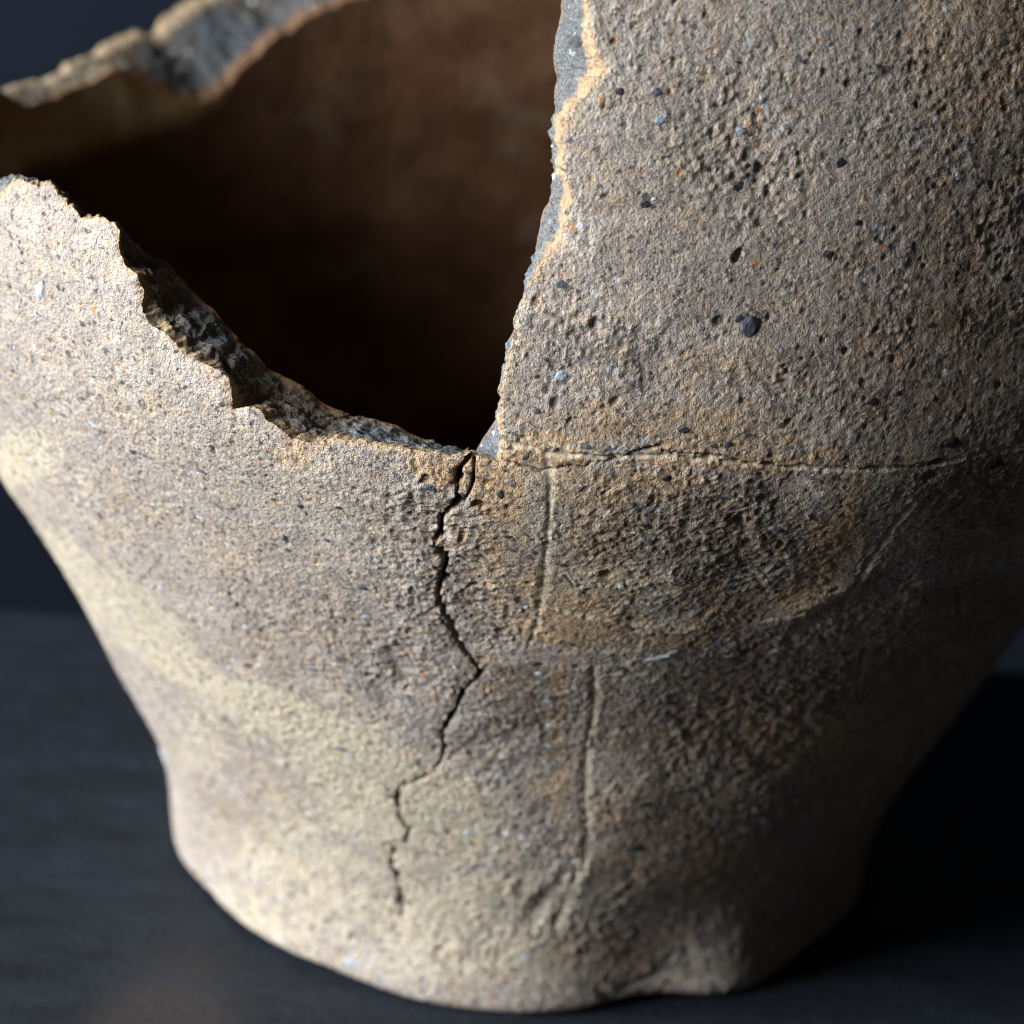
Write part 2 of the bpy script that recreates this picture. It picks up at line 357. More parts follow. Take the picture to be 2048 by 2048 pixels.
# worn hollows and swellings
for x, y, ra, rb, ang, de in [(1530, 300, 3.2, 6, .3, .45), (1440, 260, 3, 4, 0, .35), (1480, 390, 4, 3, 0, .35), (1240, 420, 5, 1.2, .1, .45), (1480, 690, 6, 1.6, -.2, -.7), (1330, 640, 4, 5, 0, -.4), (1190, 480, 5, 4, 0, -.5), (1320, 720, 3, 3, 0, .5),
        (930, 1150, 3.2, 5, .2, .5), (845, 1040, 2.6, 4, .1, .6), (1490, 1130, 3, 4, .5, .6), (1350, 1150, 2, 4, .5, -.5), (1560, 980, 3, 3, .5, .5), (1000, 1330, 5, 3, 0, -.5), (800, 1330, 2, 4, 0, .6), (770, 1390, 1.5, 4, 0, .5),
        (1370, 1260, 5, 1.4, 0, -.5), (1650, 1200, 2.4, 8, -.6, -.8), (1260, 880, 8, 1.6, 0, .35), (1150, 1740, 3, 6, -.5, -.6), (1100, 1780, 1.2, 7, -.35, .8), (1000, 1480, 7, 2, .6, .4), (1480, 1480, 8, 6, 0, .5), (1250, 1600, 6, 8, 0, -.5)]:
    a, b = survey([(x, y)])[0]; stamp(a, b, ra * 1.8, rb * 1.8, ang, de * .75, 0, True)

# ---- incised lines
groove = np.zeros(shape, np.float32)
lines = [([(1000, 880, .7), (1040, 893, .8), (1095, 905, .9), (1200, 911, .9), (1330, 913, .8), (1430, 920, .9), (1530, 934, .9), (1650, 936, .8), (1790, 932, .9), (1900, 920, 1.0), (1980, 902, 1.0), (2100, 885, 1.0)], .55),
         ([(1098, 925, .7), (1101, 990, .8), (1100, 1050, .9), (1093, 1110, .9), (1085, 1170, 1.0), (1075, 1230, 1.1), (1058, 1290, .8)], .55),
         ([(1080, 1208, .6), (1150, 1225, .7), (1230, 1243, .7), (1330, 1262, .6), (1420, 1268, .5), (1520, 1252, .4), (1600, 1230, .4)], .4),
         ([(1835, 990, .8), (1780, 1070, 1.0), (1735, 1140, 1.1), (1700, 1200, 1.0), (1680, 1240, .7)], .55),
         ([(1190, 1335, .7), (1185, 1400, .9), (1176, 1480, 1.0), (1172, 1560, 1.1), (1172, 1640, 1.1), (1165, 1720, 1.0)], .6),
         ([(1160, 1730, 1.3), (1130, 1790, 1.4), (1110, 1850, 1.1)], .7),
         ([(1000, 868, .3), (1060, 878, .3), (1140, 892, .3)], .2), ([(1250, 935, .3), (1300, 930, .35)], .25), ([(1130, 1150, .3), (1170, 1200, .35)], .25), ([(1760, 1010, .4), (1850, 960, .4)], .2)]
for li, (pts, dep) in enumerate(lines):
    Lw = wander(pts, 10, 4.0, 400 + 30 * li, (90, 40, 20)); Lw[:, 2] *= (.42, .8, .7, .8, .75, .8, .7, .6, .6, .6)[li]; dep *= (.6, .34, .6, .35, .36, .4, .6, .5, .5, .5)[li]
    d, wd, sd = line_field(Lw, thv, tv, 2.2)
    d = np.maximum(d + np.where(d < 5, .10 * f2 + .08 * f3 + .05 * f4, 0), 0)
    g = np.clip(1 - d / (wd + 1e-6), 0, 1); hit = wd > 0
    g = np.where(hit, np.sqrt(g) * g, 0)
    lip = np.where(hit, np.exp(-((d - wd * 1.3) / .2)**2) * .12, 0)
    disp = disp * (1 - .0) + (- dep * g + lip * dep * 1.6).astype(np.float32)
    groove = np.maximum(groove, np.clip(np.where(hit, 1.35 - d / (wd * 1.1 + 1e-6), 0), 0, 1) * (1, .75, .95, .7, .7, .5, .6, .5, .4, .4)[li])
# ---- cracks
crk = np.zeros(shape, np.float32)
cracks = [([(948, 903, .15), (934, 914, .26), (922, 935, .34), (914, 960, .26), (916, 985, .34), (918, 998, .46), (908, 1014, .5), (888, 1026, .42), (880, 1045, .5), (880, 1072, .5), (868, 1090, .3), (884, 1108, .42), (891, 1128, .52), (884, 1165, .6), (876, 1195, .48), (887, 1225, .5), (902, 1255, .5),
            (915, 1290, .5), (938, 1318, .42), (962, 1345, .42), (948, 1370, .3), (928, 1384, .24), (914, 1410, .42), (900, 1435, .42), (884, 1462, .3), (890, 1490, .32), (882, 1520, .3), (862, 1545, .2), (830, 1560, .12), (800, 1575, .16),
            (795, 1600, .3), (800, 1640, .26), (818, 1665, .3), (808, 1690, .2)], 3.2),
          ([(950, 905, .1), (949, 935, .11), (947, 960, .11), (940, 982, .11), (930, 996, .11), (915, 1010, .1)], 2.2),
          ([(780, 1690, .25), (785, 1740, .25), (790, 1775, .45), (803, 1800, .6), (798, 1835, .5)], 1.4),
          ([(1000, 920, .16), (1040, 930, .16), (1080, 939, .15), (1120, 936, .14), (1148, 932, .14), (1170, 934, .14), (1185, 922, .14), (1210, 924, .13), (1245, 915, .13), (1262, 905, .14), (1290, 898, .16), (1320, 892, .14)], 1.1),
          ([(1325, 900, .12), (1360, 910, .12), (1400, 909, .1), (1450, 913, .12), (1500, 925, .13), (1540, 930, .13), (1560, 937, .2), (1590, 932, .22), (1612, 930, .13), (1650, 930, .13), (1700, 934, .13), (1760, 934, .13), (1820, 934, .14), (1870, 925, .13), (1895, 918, .1)], .9),
          ([(1485, 1238, .1), (1520, 1244, .12), (1570, 1238, .12)], .4)]
crack_lines = []
for ci, (pts, dep) in enumerate(cracks):
    Lw = wander(pts, 4, (4.2, 2.5, 4.5, 2.6, 2.6, 2)[ci], 700 + 30 * ci); Lw[:, 2] *= (.82, .8, .8, .5, .45, .45)[ci]; dep *= (1, 1, 1, .6, .5, .6)[ci]; Lw[:, 2] = np.maximum(Lw[:, 2], .03); crack_lines.append(Lw)
    d, wd, sd = line_field(Lw, thv, tv, 1.6)
    d = np.maximum(d + np.where(d < 5, (.24 * f2 + .22 * f3 + .13 * f4) * np.clip(wd / .4, .15, 1), 0), 0)
    hit = wd > 0; hw = np.maximum(wd * .62, .03)
    g = np.where(hit, np.clip((hw + .08 - d) / .12, 0, 1), 0)
    rim = np.where(hit, np.exp(-(d / (.5 + wd))**2) * .07, 0)
    at_edge = np.clip(cdist / 1.1, 0, 1)
    disp += (-dep * g * (.1 + .9 * at_edge) - rim * 1.2).astype(np.float32)
    crk = np.maximum(crk, g)
# crumbled lips along the long crack
for Lw in (crack_lines[0], crack_lines[2]):
    for q in Lw[::2]:
        if rng.random() < .75:
            stamp(q[0] + rng.normal(0, .45) / 98, q[1] + rng.normal(0, .45), rng.uniform(.18, .55), rng.uniform(.15, .4), rng.uniform(0, 3), rng.uniform(.1, .4) * (1 if rng.random() < .7 else -.6), rng.choice([0, .5, .9]))
# edges of the break are worn round
edge_wear = np.where(cdist < 1.2, np.exp(-(cdist / .35)**2), 0)
disp -= (.22 * edge_wear).astype(np.float32)
skin_edge = np.where(cdist < 1.2, np.clip(1.1 - cdist / (.55 + .45 * F(vnoise(flat, 2.2, 88))), 0, 1), 0)

Pd = P3 + N3 * disp[..., None]

# ------------------------------------------------------------------ mesh makers
def make_mesh(name, verts, quads, mat, cols=None, parent=None, extra=None):
    me = bpy.data.meshes.new(name)
    nv, nq = len(verts), len(quads)
    me.vertices.add(nv); me.vertices.foreach_set('co', np.asarray(verts, np.float32).ravel() * MM)
    me.loops.add(nq * 4); me.loops.foreach_set('vertex_index', np.asarray(quads, np.int32).ravel())
    me.polygons.add(nq); me.polygons.foreach_set('loop_start', np.arange(0, nq * 4, 4, dtype=np.int32))
    me.polygons.foreach_set('use_smooth', np.ones(nq, bool))
    me.update(calc_edges=True)
    for nm, c in (cols or {}).items():
        at = me.attributes.new(nm, 'FLOAT_COLOR', 'POINT'); at.data.foreach_set('color', np.asarray(c, np.float32).ravel())
    me.materials.append(mat)
    o = bpy.data.objects.new(name, me); COL.objects.link(o)
    if parent: o.parent = parent
    return o
def grid_quads(keep, off=0, flip=False):
    ni, nj = keep.shape
    idx = np.arange(ni * nj).reshape(ni, nj)
    q = keep[:-1, :-1] & keep[1:, :-1] & keep[1:, 1:] & keep[:-1, 1:]
    a, b, c, d = idx[:-1, :-1][q], idx[1:, :-1][q], idx[1:, 1:][q], idx[:-1, 1:][q]
    Q = np.stack([a, b, c, d] if not flip else [a, d, c, b], -1)
    return Q + off
def compact(V, Q, cols):
    used = np.zeros(len(V), bool); used[Q.ravel()] = True
    new = np.cumsum(used) - 1
    return V[used], new[Q], {k: v[used] for k, v in cols.items()}

# ------------------------------------------------------------------ materials
class NT_:
    def __init__(s, name):
        s.m = bpy.data.materials.new(name); s.m.use_nodes = True; s.t = s.m.node_tree; s.b = s.t.nodes['Principled BSDF']
    def n(s, typ, **kw):
        nd = s.t.nodes.new(typ)
        for k, v in kw.items():
            if k.startswith('i_'):
                key = k[2:]; key = int(key) if key.isdigit() else key.replace('_', ' ')
                if hasattr(v, 'is_linked') or isinstance(v, bpy.types.NodeSocket): s.t.links.new(v, nd.inputs[key])
                else: nd.inputs[key].default_value = v
            else: setattr(nd, k, v)
        return nd
    def L(s, a, b): s.t.links.new(a, b)
    def math(s, op, a, b=0.0, clamp=False):
        nd = s.t.nodes.new('ShaderNodeMath'); nd.operation = op; nd.use_clamp = clamp
        for i, v in enumerate((a, b)):
            if isinstance(v, bpy.types.NodeSocket): s.L(v, nd.inputs[i])
            else: nd.inputs[i].default_value = v
        return nd.outputs[0]
    def ramp(s, v, lo, hi):
        nd = s.t.nodes.new('ShaderNodeMapRange'); nd.interpolation_type = 'SMOOTHSTEP'; s.L(v, nd.inputs[0])
        nd.inputs[1].default_value = lo; nd.inputs[2].default_value = hi; return nd.outputs[0]
    def mix(s, f, a, b, mode='MIX'):
        nd = s.t.nodes.new('ShaderNodeMix'); nd.data_type = 'RGBA'; nd.blend_type = mode
        for i, v in ((0, f), (6, a), (7, b)):
            if isinstance(v, bpy.types.NodeSocket): s.L(v, nd.inputs[i])
            else: nd.inputs[i].default_value = v if i == 0 else (*v, 1)
        return nd.outputs[2]
    def noise(s, co, scale, detail=3, rough=.6):
        nd = s.n('ShaderNodeTexNoise'); s.L(co, nd.inputs['Vector']); nd.inputs['Scale'].default_value = scale
        nd.inputs['Detail'].default_value = detail; nd.inputs['Roughness'].default_value = rough; return nd.outputs['Fac']
    def cells(s, co, scale):
        nd = s.n('ShaderNodeTexVoronoi'); s.L(co, nd.inputs['Vector']); nd.inputs['Scale'].default_value = scale
        sep = s.n('ShaderNodeSeparateColor'); s.L(nd.outputs['Color'], sep.inputs[0])
        return nd.outputs['Distance'], sep.outputs[0], sep.outputs[1], sep.outputs[2]
    def specks(s, co, scale, share, size, warp=None):
        """mask of small specks: a share of the cells carries one, each with its own size"""
        d, r, g, b = s.cells(co, scale)
        on = s.math('LESS_THAN', r, share)
        rad = s.math('MULTIPLY_ADD', g, size); s.t.nodes[-1].inputs[2].default_value = size * .35
        edge = s.math('SUBTRACT', rad, d)
        return s.math('MULTIPLY', on, s.ramp(edge, 0.0, .06)), b

def clay_material():
    k = NT_('fired_clay')
    tc = k.n('ShaderNodeTexCoord').outputs['Object']
    wn = k.n('ShaderNodeTexNoise'); k.L(tc, wn.inputs['Vector']); wn.inputs['Scale'].default_value = 1800; wn.inputs['Detail'].default_value = 2
    wv = k.n('ShaderNodeVectorMath', operation='MULTIPLY_ADD'); k.L(wn.outputs['Color'], wv.inputs[0]); wv.inputs[1].default_value = (.0006,) * 3; k.L(tc, wv.inputs[2])
    co = wv.outputs[0]
    A = k.n('ShaderNodeAttribute', attribute_name='patches'); sa = k.n('ShaderNodeSeparateColor'); k.L(A.outputs['Color'], sa.inputs[0])
    B = k.n('ShaderNodeAttribute', attribute_name='marks'); sb = k.n('ShaderNodeSeparateColor'); k.L(B.outputs['Color'], sb.inputs[0])
    buff, tan, dark = sa.outputs; pit, groove, crack = sb.outputs
    nm = k.noise(tc, 260, 4, .65); nf = k.noise(tc, 1300, 3, .7); nl = k.noise(tc, 70, 3, .6); ng = k.noise(co, 3600, 2, .7)
    c = k.mix(k.ramp(nm, .35, .68), (.345, .29, .252), (.45, .39, .348))
    c = k.mix(k.math('MULTIPLY', k.ramp(k.math('ADD', nl, k.math('MULTIPLY', k.math('ADD', tan, dark), .22)), .5, .8), .6), c, (.38, .275, .185))
    c = k.mix(k.ramp(k.noise(tc, 420, 3, .6), .52, .66), c, (.475, .375, .27))            # warm mottling everywhere
    def patch(mask, lo=.35, hi=.75, amp=.95):
        v = k.math('ADD', mask, k.math('MULTIPLY', k.math('SUBTRACT', nf, .5), amp)); v = k.math('ADD', v, k.math('MULTIPLY', k.math('SUBTRACT', nm, .5), amp * 1.4))
        return k.ramp(v, lo, hi)
    c = k.mix(k.math('MULTIPLY', patch(buff, .1, 1.0), .8), c, (.60, .515, .37))
    c = k.mix(k.math('MULTIPLY', patch(tan, .1, 1.0), .8), c, (.56, .35, .175))
    c = k.mix(k.math('MULTIPLY', patch(dark, .25, .95), .62), c, (.17, .125, .095))
    # clumps of a few millimetres, strongest where the firing stained the wall
    amt = k.math('ADD', k.math('MULTIPLY', k.math('ADD', tan, dark), .45, ), .22, True)
    c = k.mix(k.math('MULTIPLY', k.ramp(k.noise(tc, 330, 4, .7), .55, .64), amt), c, (.13, .10, .085))
    c = k.mix(k.math('MULTIPLY', k.ramp(k.noise(tc, 390, 4, .7), .44, .36), amt), c, (.50, .32, .17))
    c = k.mix(k.math('MULTIPLY', k.ramp(k.noise(tc, 210, 4, .7), .56, .66), .45), c, (.53, .485, .43))
    c = k.mix(k.math('MULTIPLY', k.ramp(k.noise(tc, 150, 5, .75), .54, .64), .5), c, (.255, .222, .205))
    c = k.mix(k.math('MULTIPLY', k.ramp(k.noise(tc, 560, 3, .7), .60, .67), .4), c, (.50, .30, .16))
    # grain-scale light and dark
    c = k.mix(k.math('MULTIPLY', k.ramp(k.noise(co, 900, 2, .6), .52, .66), .45), c, (.21, .165, .13))
    c = k.mix(k.math('MULTIPLY', k.ramp(k.noise(co, 1500, 2, .6), .45, .33), .4), c, (.62, .54, .43))
    c = k.mix(k.math('MULTIPLY', k.ramp(k.noise(wv.outputs[0], 640, 3, .6), .63, .69), .7), c, (.065, .047, .05))
    c = k.mix(k.math('MULTIPLY', k.ramp(k.noise(wv.outputs[0], 1150, 2, .6), .635, .69), .75), c, (.05, .036, .042))
    c = k.mix(k.math('MULTIPLY', k.ramp(k.noise(wv.outputs[0], 820, 3, .6), .34, .29), .6), c, (.52, .29, .14))
    c = k.mix(k.math('MULTIPLY', k.ramp(ng, .56, .72), .5), c, (.10, .085, .075))
    c = k.mix(k.math('MULTIPLY', k.ramp(ng, .44, .28), .32), c, (.68, .61, .52))
    m, b = k.specks(co, 640, .1, .28); c = k.mix(k.math('MULTIPLY', m, .8), c, k.mix(b, (.028, .03, .036), (.10, .09, .085)))
    m, b = k.specks(co, 1500, .16, .40); c = k.mix(k.math('MULTIPLY', m, .75), c, (.055, .05, .052))
    m, b = k.specks(co, 1000, .035, .34); c = k.mix(m, c, k.mix(b, (.50, .27, .12), (.33, .17, .09)))
    m, b = k.specks(co, 900, .035, .34); c = k.mix(m, c, k.mix(b, (.62, .64, .66), (.34, .37, .42)))
    c = k.mix(k.math('MULTIPLY', k.ramp(k.math('ADD', pit, k.math('MULTIPLY', k.math('SUBTRACT', nf, .5), .3)), .35, .8), .75), c, (.50, .25, .09))
    c = k.mix(k.math('MULTIPLY', k.ramp(k.math('ADD', groove, k.math('MULTIPLY', k.math('SUBTRACT', nf, .5), .5)), .15, .95), .62), c, (.45, .395, .285))
    c = k.mix(k.math('MULTIPLY', crack, .9), c, (.10, .045, .018))
    c = k.mix(k.math('MULTIPLY', k.ramp(k.math('ADD', A.outputs['Alpha'], k.math('MULTIPLY', k.math('SUBTRACT', nm, .5), .9)), .3, .95), .8), c, k.mix(k.ramp(ng, .3, .7), (.06, .068, .075), (.17, .175, .17)))
    k.L(c, k.b.inputs['Base Color'])
    k.b.inputs['Roughness'].default_value = .92; k.b.inputs['Specular IOR Level'].default_value = .25
    h = k.math('ADD', k.math('MULTIPLY', k.noise(tc, 2600, 3, .75), 1.0), k.math('MULTIPLY', k.noise(tc, 5200, 2, .6), .35))
    v1 = k.cells(co, 1500)[0]; v2 = k.cells(co, 3100)[0]
    h = k.math('SUBTRACT', h, k.math('ADD', k.math('MULTIPLY', v1, .55), k.math('MULTIPLY', v2, .28)))
    h = k.math('MULTIPLY', h, k.math('SUBTRACT', 1.0, k.math('MULTIPLY', groove, .75)))
    bp = k.n('ShaderNodeBump'); k.L(h, bp.inputs['Height']); bp.inputs['Distance'].default_value = .00048; bp.inputs['Strength'].default_value = 1.0
    k.L(bp.outputs[0], k.b.inputs['Normal'])
    return k.m

def core_material():
    """the fresh break: tan skin outside, slate-grey reduced core, brown inside"""
    k = NT_('broken_clay_core')
    tc = k.n('ShaderNodeTexCoord').outputs['Object']
    A = k.n('ShaderNodeAttribute', attribute_name='layers'); sa = k.n('ShaderNodeSeparateColor'); k.L(A.outputs['Color'], sa.inputs[0])
    w_ = sa.outputs[0]; br = sa.outputs[1]
    nm = k.noise(tc, 500, 4, .7); ng = k.noise(tc, 3200, 3, .75)
    c = k.mix(k.ramp(ng, .35, .7), (.055, .064, .075), (.20, .225, .25))
    c = k.mix(k.math('MULTIPLY', k.ramp(nm, .5, .7), .4), c, (.25, .24, .215))
    c = k.mix(k.math('MULTIPLY', k.ramp(k.noise(tc, 90, 3, .6), .54, .66), .6), c, (.04, .044, .048))
    c = k.mix(k.math('MULTIPLY', A.outputs['Alpha'], .8), c, (.022, .024, .026)); c = k.mix(k.math('MULTIPLY', br, .85), c, k.mix(k.ramp(ng, .35, .7), (.055, .038, .022), (.22, .155, .085)))
    sk = k.math('ADD', w_, k.math('MULTIPLY', k.math('SUBTRACT', nm, .5), .22))
    sk = k.math('SUBTRACT', sk, k.math('MULTIPLY', sa.outputs[2], .10)); c = k.mix(k.ramp(sk, .28, .08), c, k.mix(k.ramp(ng, .3, .7), (.23, .15, .08), (.45, .335, .205)))
    c = k.mix(k.ramp(sk, .84, .95), c, (.22, .12, .06))
    m, b = k.specks(tc, 900, .12, .36); c = k.mix(m, c, k.mix(b, (.5, .5, .48), (.03, .03, .035)))
    k.L(c, k.b.inputs['Base Color']); k.b.inputs['Roughness'].default_value = .85; k.b.inputs['Specular IOR Level'].default_value = .35
    h = k.math('ADD', k.noise(tc, 1500, 4, .75), k.math('MULTIPLY', k.noise(tc, 4200, 2, .7), .5))
    bp = k.n('ShaderNodeBump'); k.L(h, bp.inputs['Height']); bp.inputs['Distance'].default_value = .0005; bp.inputs['Strength'].default_value = .9
    k.L(bp.outputs[0], k.b.inputs['Normal'])
    return k.m

def inner_material():
    k = NT_('inner_clay')
    tc = k.n('ShaderNodeTexCoord').outputs['Object']
    mp = k.n('ShaderNodeMapping'); k.L(tc, mp.inputs['Vector']); mp.inputs['Scale'].default_value = (.7, .7, 1.4)
    n1_ = k.noise(mp.outputs[0], 42, 5, .65); n2_ = k.noise(tc, 260, 4, .7); n3_ = k.noise(mp.outputs[0], 110, 3, .6)
    A = k.n('ShaderNodeAttribute', attribute_name='pale_band')
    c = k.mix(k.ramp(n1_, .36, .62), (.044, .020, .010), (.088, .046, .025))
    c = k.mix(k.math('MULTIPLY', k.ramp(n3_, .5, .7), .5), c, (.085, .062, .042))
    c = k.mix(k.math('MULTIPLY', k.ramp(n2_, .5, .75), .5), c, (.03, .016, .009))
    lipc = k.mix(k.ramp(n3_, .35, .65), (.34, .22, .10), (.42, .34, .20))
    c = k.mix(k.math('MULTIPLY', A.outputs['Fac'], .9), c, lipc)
    k.L(c, k.b.inputs['Base Color']); k.b.inputs['Roughness'].default_value = .95; k.b.inputs['Specular IOR Level'].default_value = .04
    bp = k.n('ShaderNodeBump'); k.L(k.noise(tc, 700, 4, .7), bp.inputs['Height']); bp.inputs['Distance'].default_value = .0006
    k.L(bp.outputs[0], k.b.inputs['Normal'])
    return k.m

def stone_material(name, c0, c1, rough):
    k = NT_(name)
    tc = k.n('ShaderNodeTexCoord').outputs['Object']
    oi = k.n('ShaderNodeObjectInfo')
    c = k.mix(oi.outputs['Random'], c0, c1)
    c = k.mix(k.math('MULTIPLY', k.ramp(k.noise(tc, 1.4, 3, .7), .45, .7), .5), c, tuple(v * .5 for v in c0))
    k.L(c, k.b.inputs['Base Color']); k.b.inputs['Roughness'].default_value = rough
    bp = k.n('ShaderNodeBump'); k.L(k.noise(tc, 2.5, 3, .6), bp.inputs['Height']); bp.inputs['Distance'].default_value = .00015
    k.L(bp.outputs[0], k.b.inputs['Normal'])
    return k.m

CLAY, CORE, INNER = clay_material(), core_material(), inner_material()

# ------------------------------------------------------------------ the pot
pot = bpy.data.objects.new("broken_pot", None); COL.objects.link(pot); pot.empty_display_size = .05
pot['label'] = "broken unglazed clay pot with jagged gap and long crack, standing on the dark table"
pot['category'] = "pot"

# outer wall: fine front, plain back
cols1 = {'patches': np.stack([np.maximum(buff, 0), np.maximum(tan, skin_edge * .9), dark * (1 - skin_edge * .6), chip], -1).reshape(-1, 4),
         'marks': np.stack([pit, groove, crk, np.ones_like(buff)], -1).reshape(-1, 4)}
V1, Q1, cols1 = compact(Pd.reshape(-1, 3), grid_quads(~gone), cols1)
def plain_grid(th0, th1, nth, t0, t1, nt, poly, depth, amp, wls=(46, 21, 9.5), seed=40, reach=3):
    a = np.linspace(th0, th1, nth); b = np.linspace(t0, t1, nt)
    g, cdd, cn = outline_field(poly, a, b, reach)
    TH_, T_ = np.meshgrid(a, b, indexing='ij')
    bb = np.zeros_like(g)
    bb[1:] |= g[:-1]; bb[:-1] |= g[1:]; bb[:, 1:] |= g[:, :-1]; bb[:, :-1] |= g[:, 1:]
    bb[1:, 1:] |= g[:-1, :-1]; bb[:-1, :-1] |= g[1:, 1:]; bb[1:, :-1] |= g[:-1, 1:]; bb[:-1, 1:] |= g[1:, :-1]
    sn = bb & ~g & (cdd < reach)
    TH_ = np.where(sn, cn[..., 0] / R0, TH_); T_ = np.where(sn, cn[..., 1], T_)
    P_, N_ = base(TH_, T_, depth)
    fl = P_.reshape(-1, 3); d_ = fbm(fl, wls, amp, seed).reshape(g.shape)
    return P_ + N_ * d_[..., None], g
Pb, gb = plain_grid(1.75, 2 * math.pi - 1.75, 360, CT[120], TMAX, 220, CC[:, :2], 0.0, (.75, .4, .2))
fl = Pb.reshape(-1, 3)
cb = {'patches': np.stack([np.clip(.4 + vnoise(fl, 20, 5), 0, 1), np.clip(.3 + vnoise(fl, 16, 6), 0, 1), np.clip(vnoise(fl, 24, 7), 0, 1), np.zeros(len(fl))], -1),
      'marks': np.zeros((len(fl), 4))}
V2, Q2, cb = compact(fl, grid_quads(~gb), cb)
outer = make_mesh('outer_wall', np.vstack([V1, V2]), np.vstack([Q1, Q2 + len(V1)]), CLAY,
                  {k_: np.vstack([cols1[k_], cb[k_]]) for k_ in cols1}, pot)

# underside
Pu, gu = plain_grid(-math.pi, math.pi, 120, 0, CT[122], 24, CC[:, :2], 0.0, (0, 0, 0))
make_mesh('base_underside', Pu.reshape(-1, 3), grid_quads(np.ones_like(gu)), CLAY, None, pot)

# inner wall and floor
poly_in = CC[:, 2:].copy()
Pi, gi = plain_grid(-math.pi, math.pi, 900, 0, TMAX, 420, poly_in, WALL, (.8, .5, .3), (38, 14, 6), 90, 1.2)
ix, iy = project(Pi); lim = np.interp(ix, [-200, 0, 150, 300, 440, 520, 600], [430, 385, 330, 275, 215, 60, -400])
lipm = np.clip((lim + 14 * vnoise(Pi.reshape(-1, 3), 9, 77).reshape(ix.shape) - iy) / 50, 0, 1) * (Pi[..., 1] > 10)  # paler tan band below the far-left rim, set in the colour
Vi, Qi, ci_ = compact(Pi.reshape(-1, 3), grid_quads(~gi, flip=True), {'pale_band': np.stack([lipm, lipm, lipm, 1 + 0 * lipm], -1).reshape(-1, 4)})
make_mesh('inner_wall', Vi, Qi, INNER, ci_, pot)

# the broken face between them
def bilinear(arr, th, t):
    i = np.clip(np.searchsorted(thv, th) - 1, 0, NTH - 2); jx = np.clip(np.searchsorted(tv, t) - 1, 0, NT - 2)
    u = np.clip((th - thv[i]) / (thv[i + 1] - thv[i]), 0, 1); v = np.clip((t - tv[jx]) / (tv[jx + 1] - tv[jx]), 0, 1)
    return (arr[i, jx] * (1 - u) * (1 - v) + arr[i + 1, jx] * u * (1 - v) + arr[i, jx + 1] * (1 - u) * v + arr[i + 1, jx + 1] * u * v)
KW = 56
wv_ = np.linspace(0, 1, KW)
front = (CC[:, 0] / R0 > -1.72) & (CC[:, 0] / R0 < 1.72)
d0 = np.where(front, bilinear(disp, CC[:, 0] / R0, CC[:, 1]), 0)
Pfl, _ = base(CC[:, 0] / R0, CC[:, 1]); d0 = np.where(front, d0, fbm(Pfl, (46, 21, 9.5), (.75, .4, .2), 40))
Pfi, _ = base(CC[:, 2] / R0, CC[:, 3], WALL); d1 = fbm(Pfi, (38, 14, 6), (.8, .5, .3), 90)
W, _ = np.meshgrid(wv_, CS)
# skin part follows the wall straight in, the core then runs to the inner edge
ease = np.clip(W, 0, 1)**1.15
A_ = CC[:, None, 0] * (1 - ease) + CC[:, None, 2] * ease
B_ = CC[:, None, 1] * (1 - ease) + CC[:, None, 3] * ease
env = np.sin(np.pi * np.clip(W, 0, 1))**.55
Pq, Nq = base(A_ / R0, B_, W * WALL)
flb = Pq.reshape(-1, 3)
rel = fbm(flb, (6.5, 2.8, 1.3, .65, .33), (.55, .42, .28, .17, .10), 120).reshape(W.shape)
wn_ = 1 - np.abs(vnoise(flb, 2.0, 130).reshape(W.shape))
rel = rel + .5 * (wn_ - .6)
tdir = np.stack([-OUTN[:, 1], OUTN[:, 0]], -1)
# 3-D direction of the outline normal lying in the wall
e1, _ = base((A_ + .5 * OUTN[:, None, 0]) / R0, B_ + .5 * OUTN[:, None, 1], W * WALL)
od = e1 - Pq; od /= np.linalg.norm(od, axis=2)[..., None] + 1e-9
jit = np.stack([fbm(flb, (1.6, .8, .4), (.22, .16, .1), q_) for q_ in (151, 161, 171)], -1).reshape(*W.shape, 3)
Pq = Pq + jit * np.clip(env * 1.2, 0, 1)[..., None] + od * (rel * env)[..., None] + Nq * ((1 - W) * d0[:, None] + W * d1[:, None])[..., None]
brown = np.clip(.5 + .9 * vnoise(flb, 8, 140) + .0, 0, 1).reshape(W.shape)
lx = CC[:, 0] / R0
brown_far = ((lx > -2.36) & (lx < -1.9))[:, None] * .9
brown = np.clip(brown * .35 + np.where(((lx > -.66) & (lx < -.30)) | ((lx > -2.36) & (lx < -1.9)), .8, 0)[:, None] * np.clip(.5 + vnoise(flb, 5, 141), 0, 1).reshape(W.shape), 0, 1)
bevel = (np.clip((CC[:, 1] - 180) / 15, 0, 1) * (lx > -.1) * (lx < .3))[:, None] + 0 * W
far_dark = (lx < -2.25)[:, None] * np.clip((.82 - W + .25 * vnoise(flb, 7, 181).reshape(W.shape)) / .2, 0, 1)  # far break coloured darker, mostly towards its outer side
brown = np.maximum(brown, brown_far)
far_dark = np.maximum(far_dark, .55 * (lx < -1.85)[:, None])
lay = np.stack([W, brown, bevel, far_dark], -1).reshape(-1, 4)
make_mesh('broken_edge', Pq.reshape(-1, 3), grid_quads(np.ones_like(W, bool)), CORE, {'layers': lay}, pot)

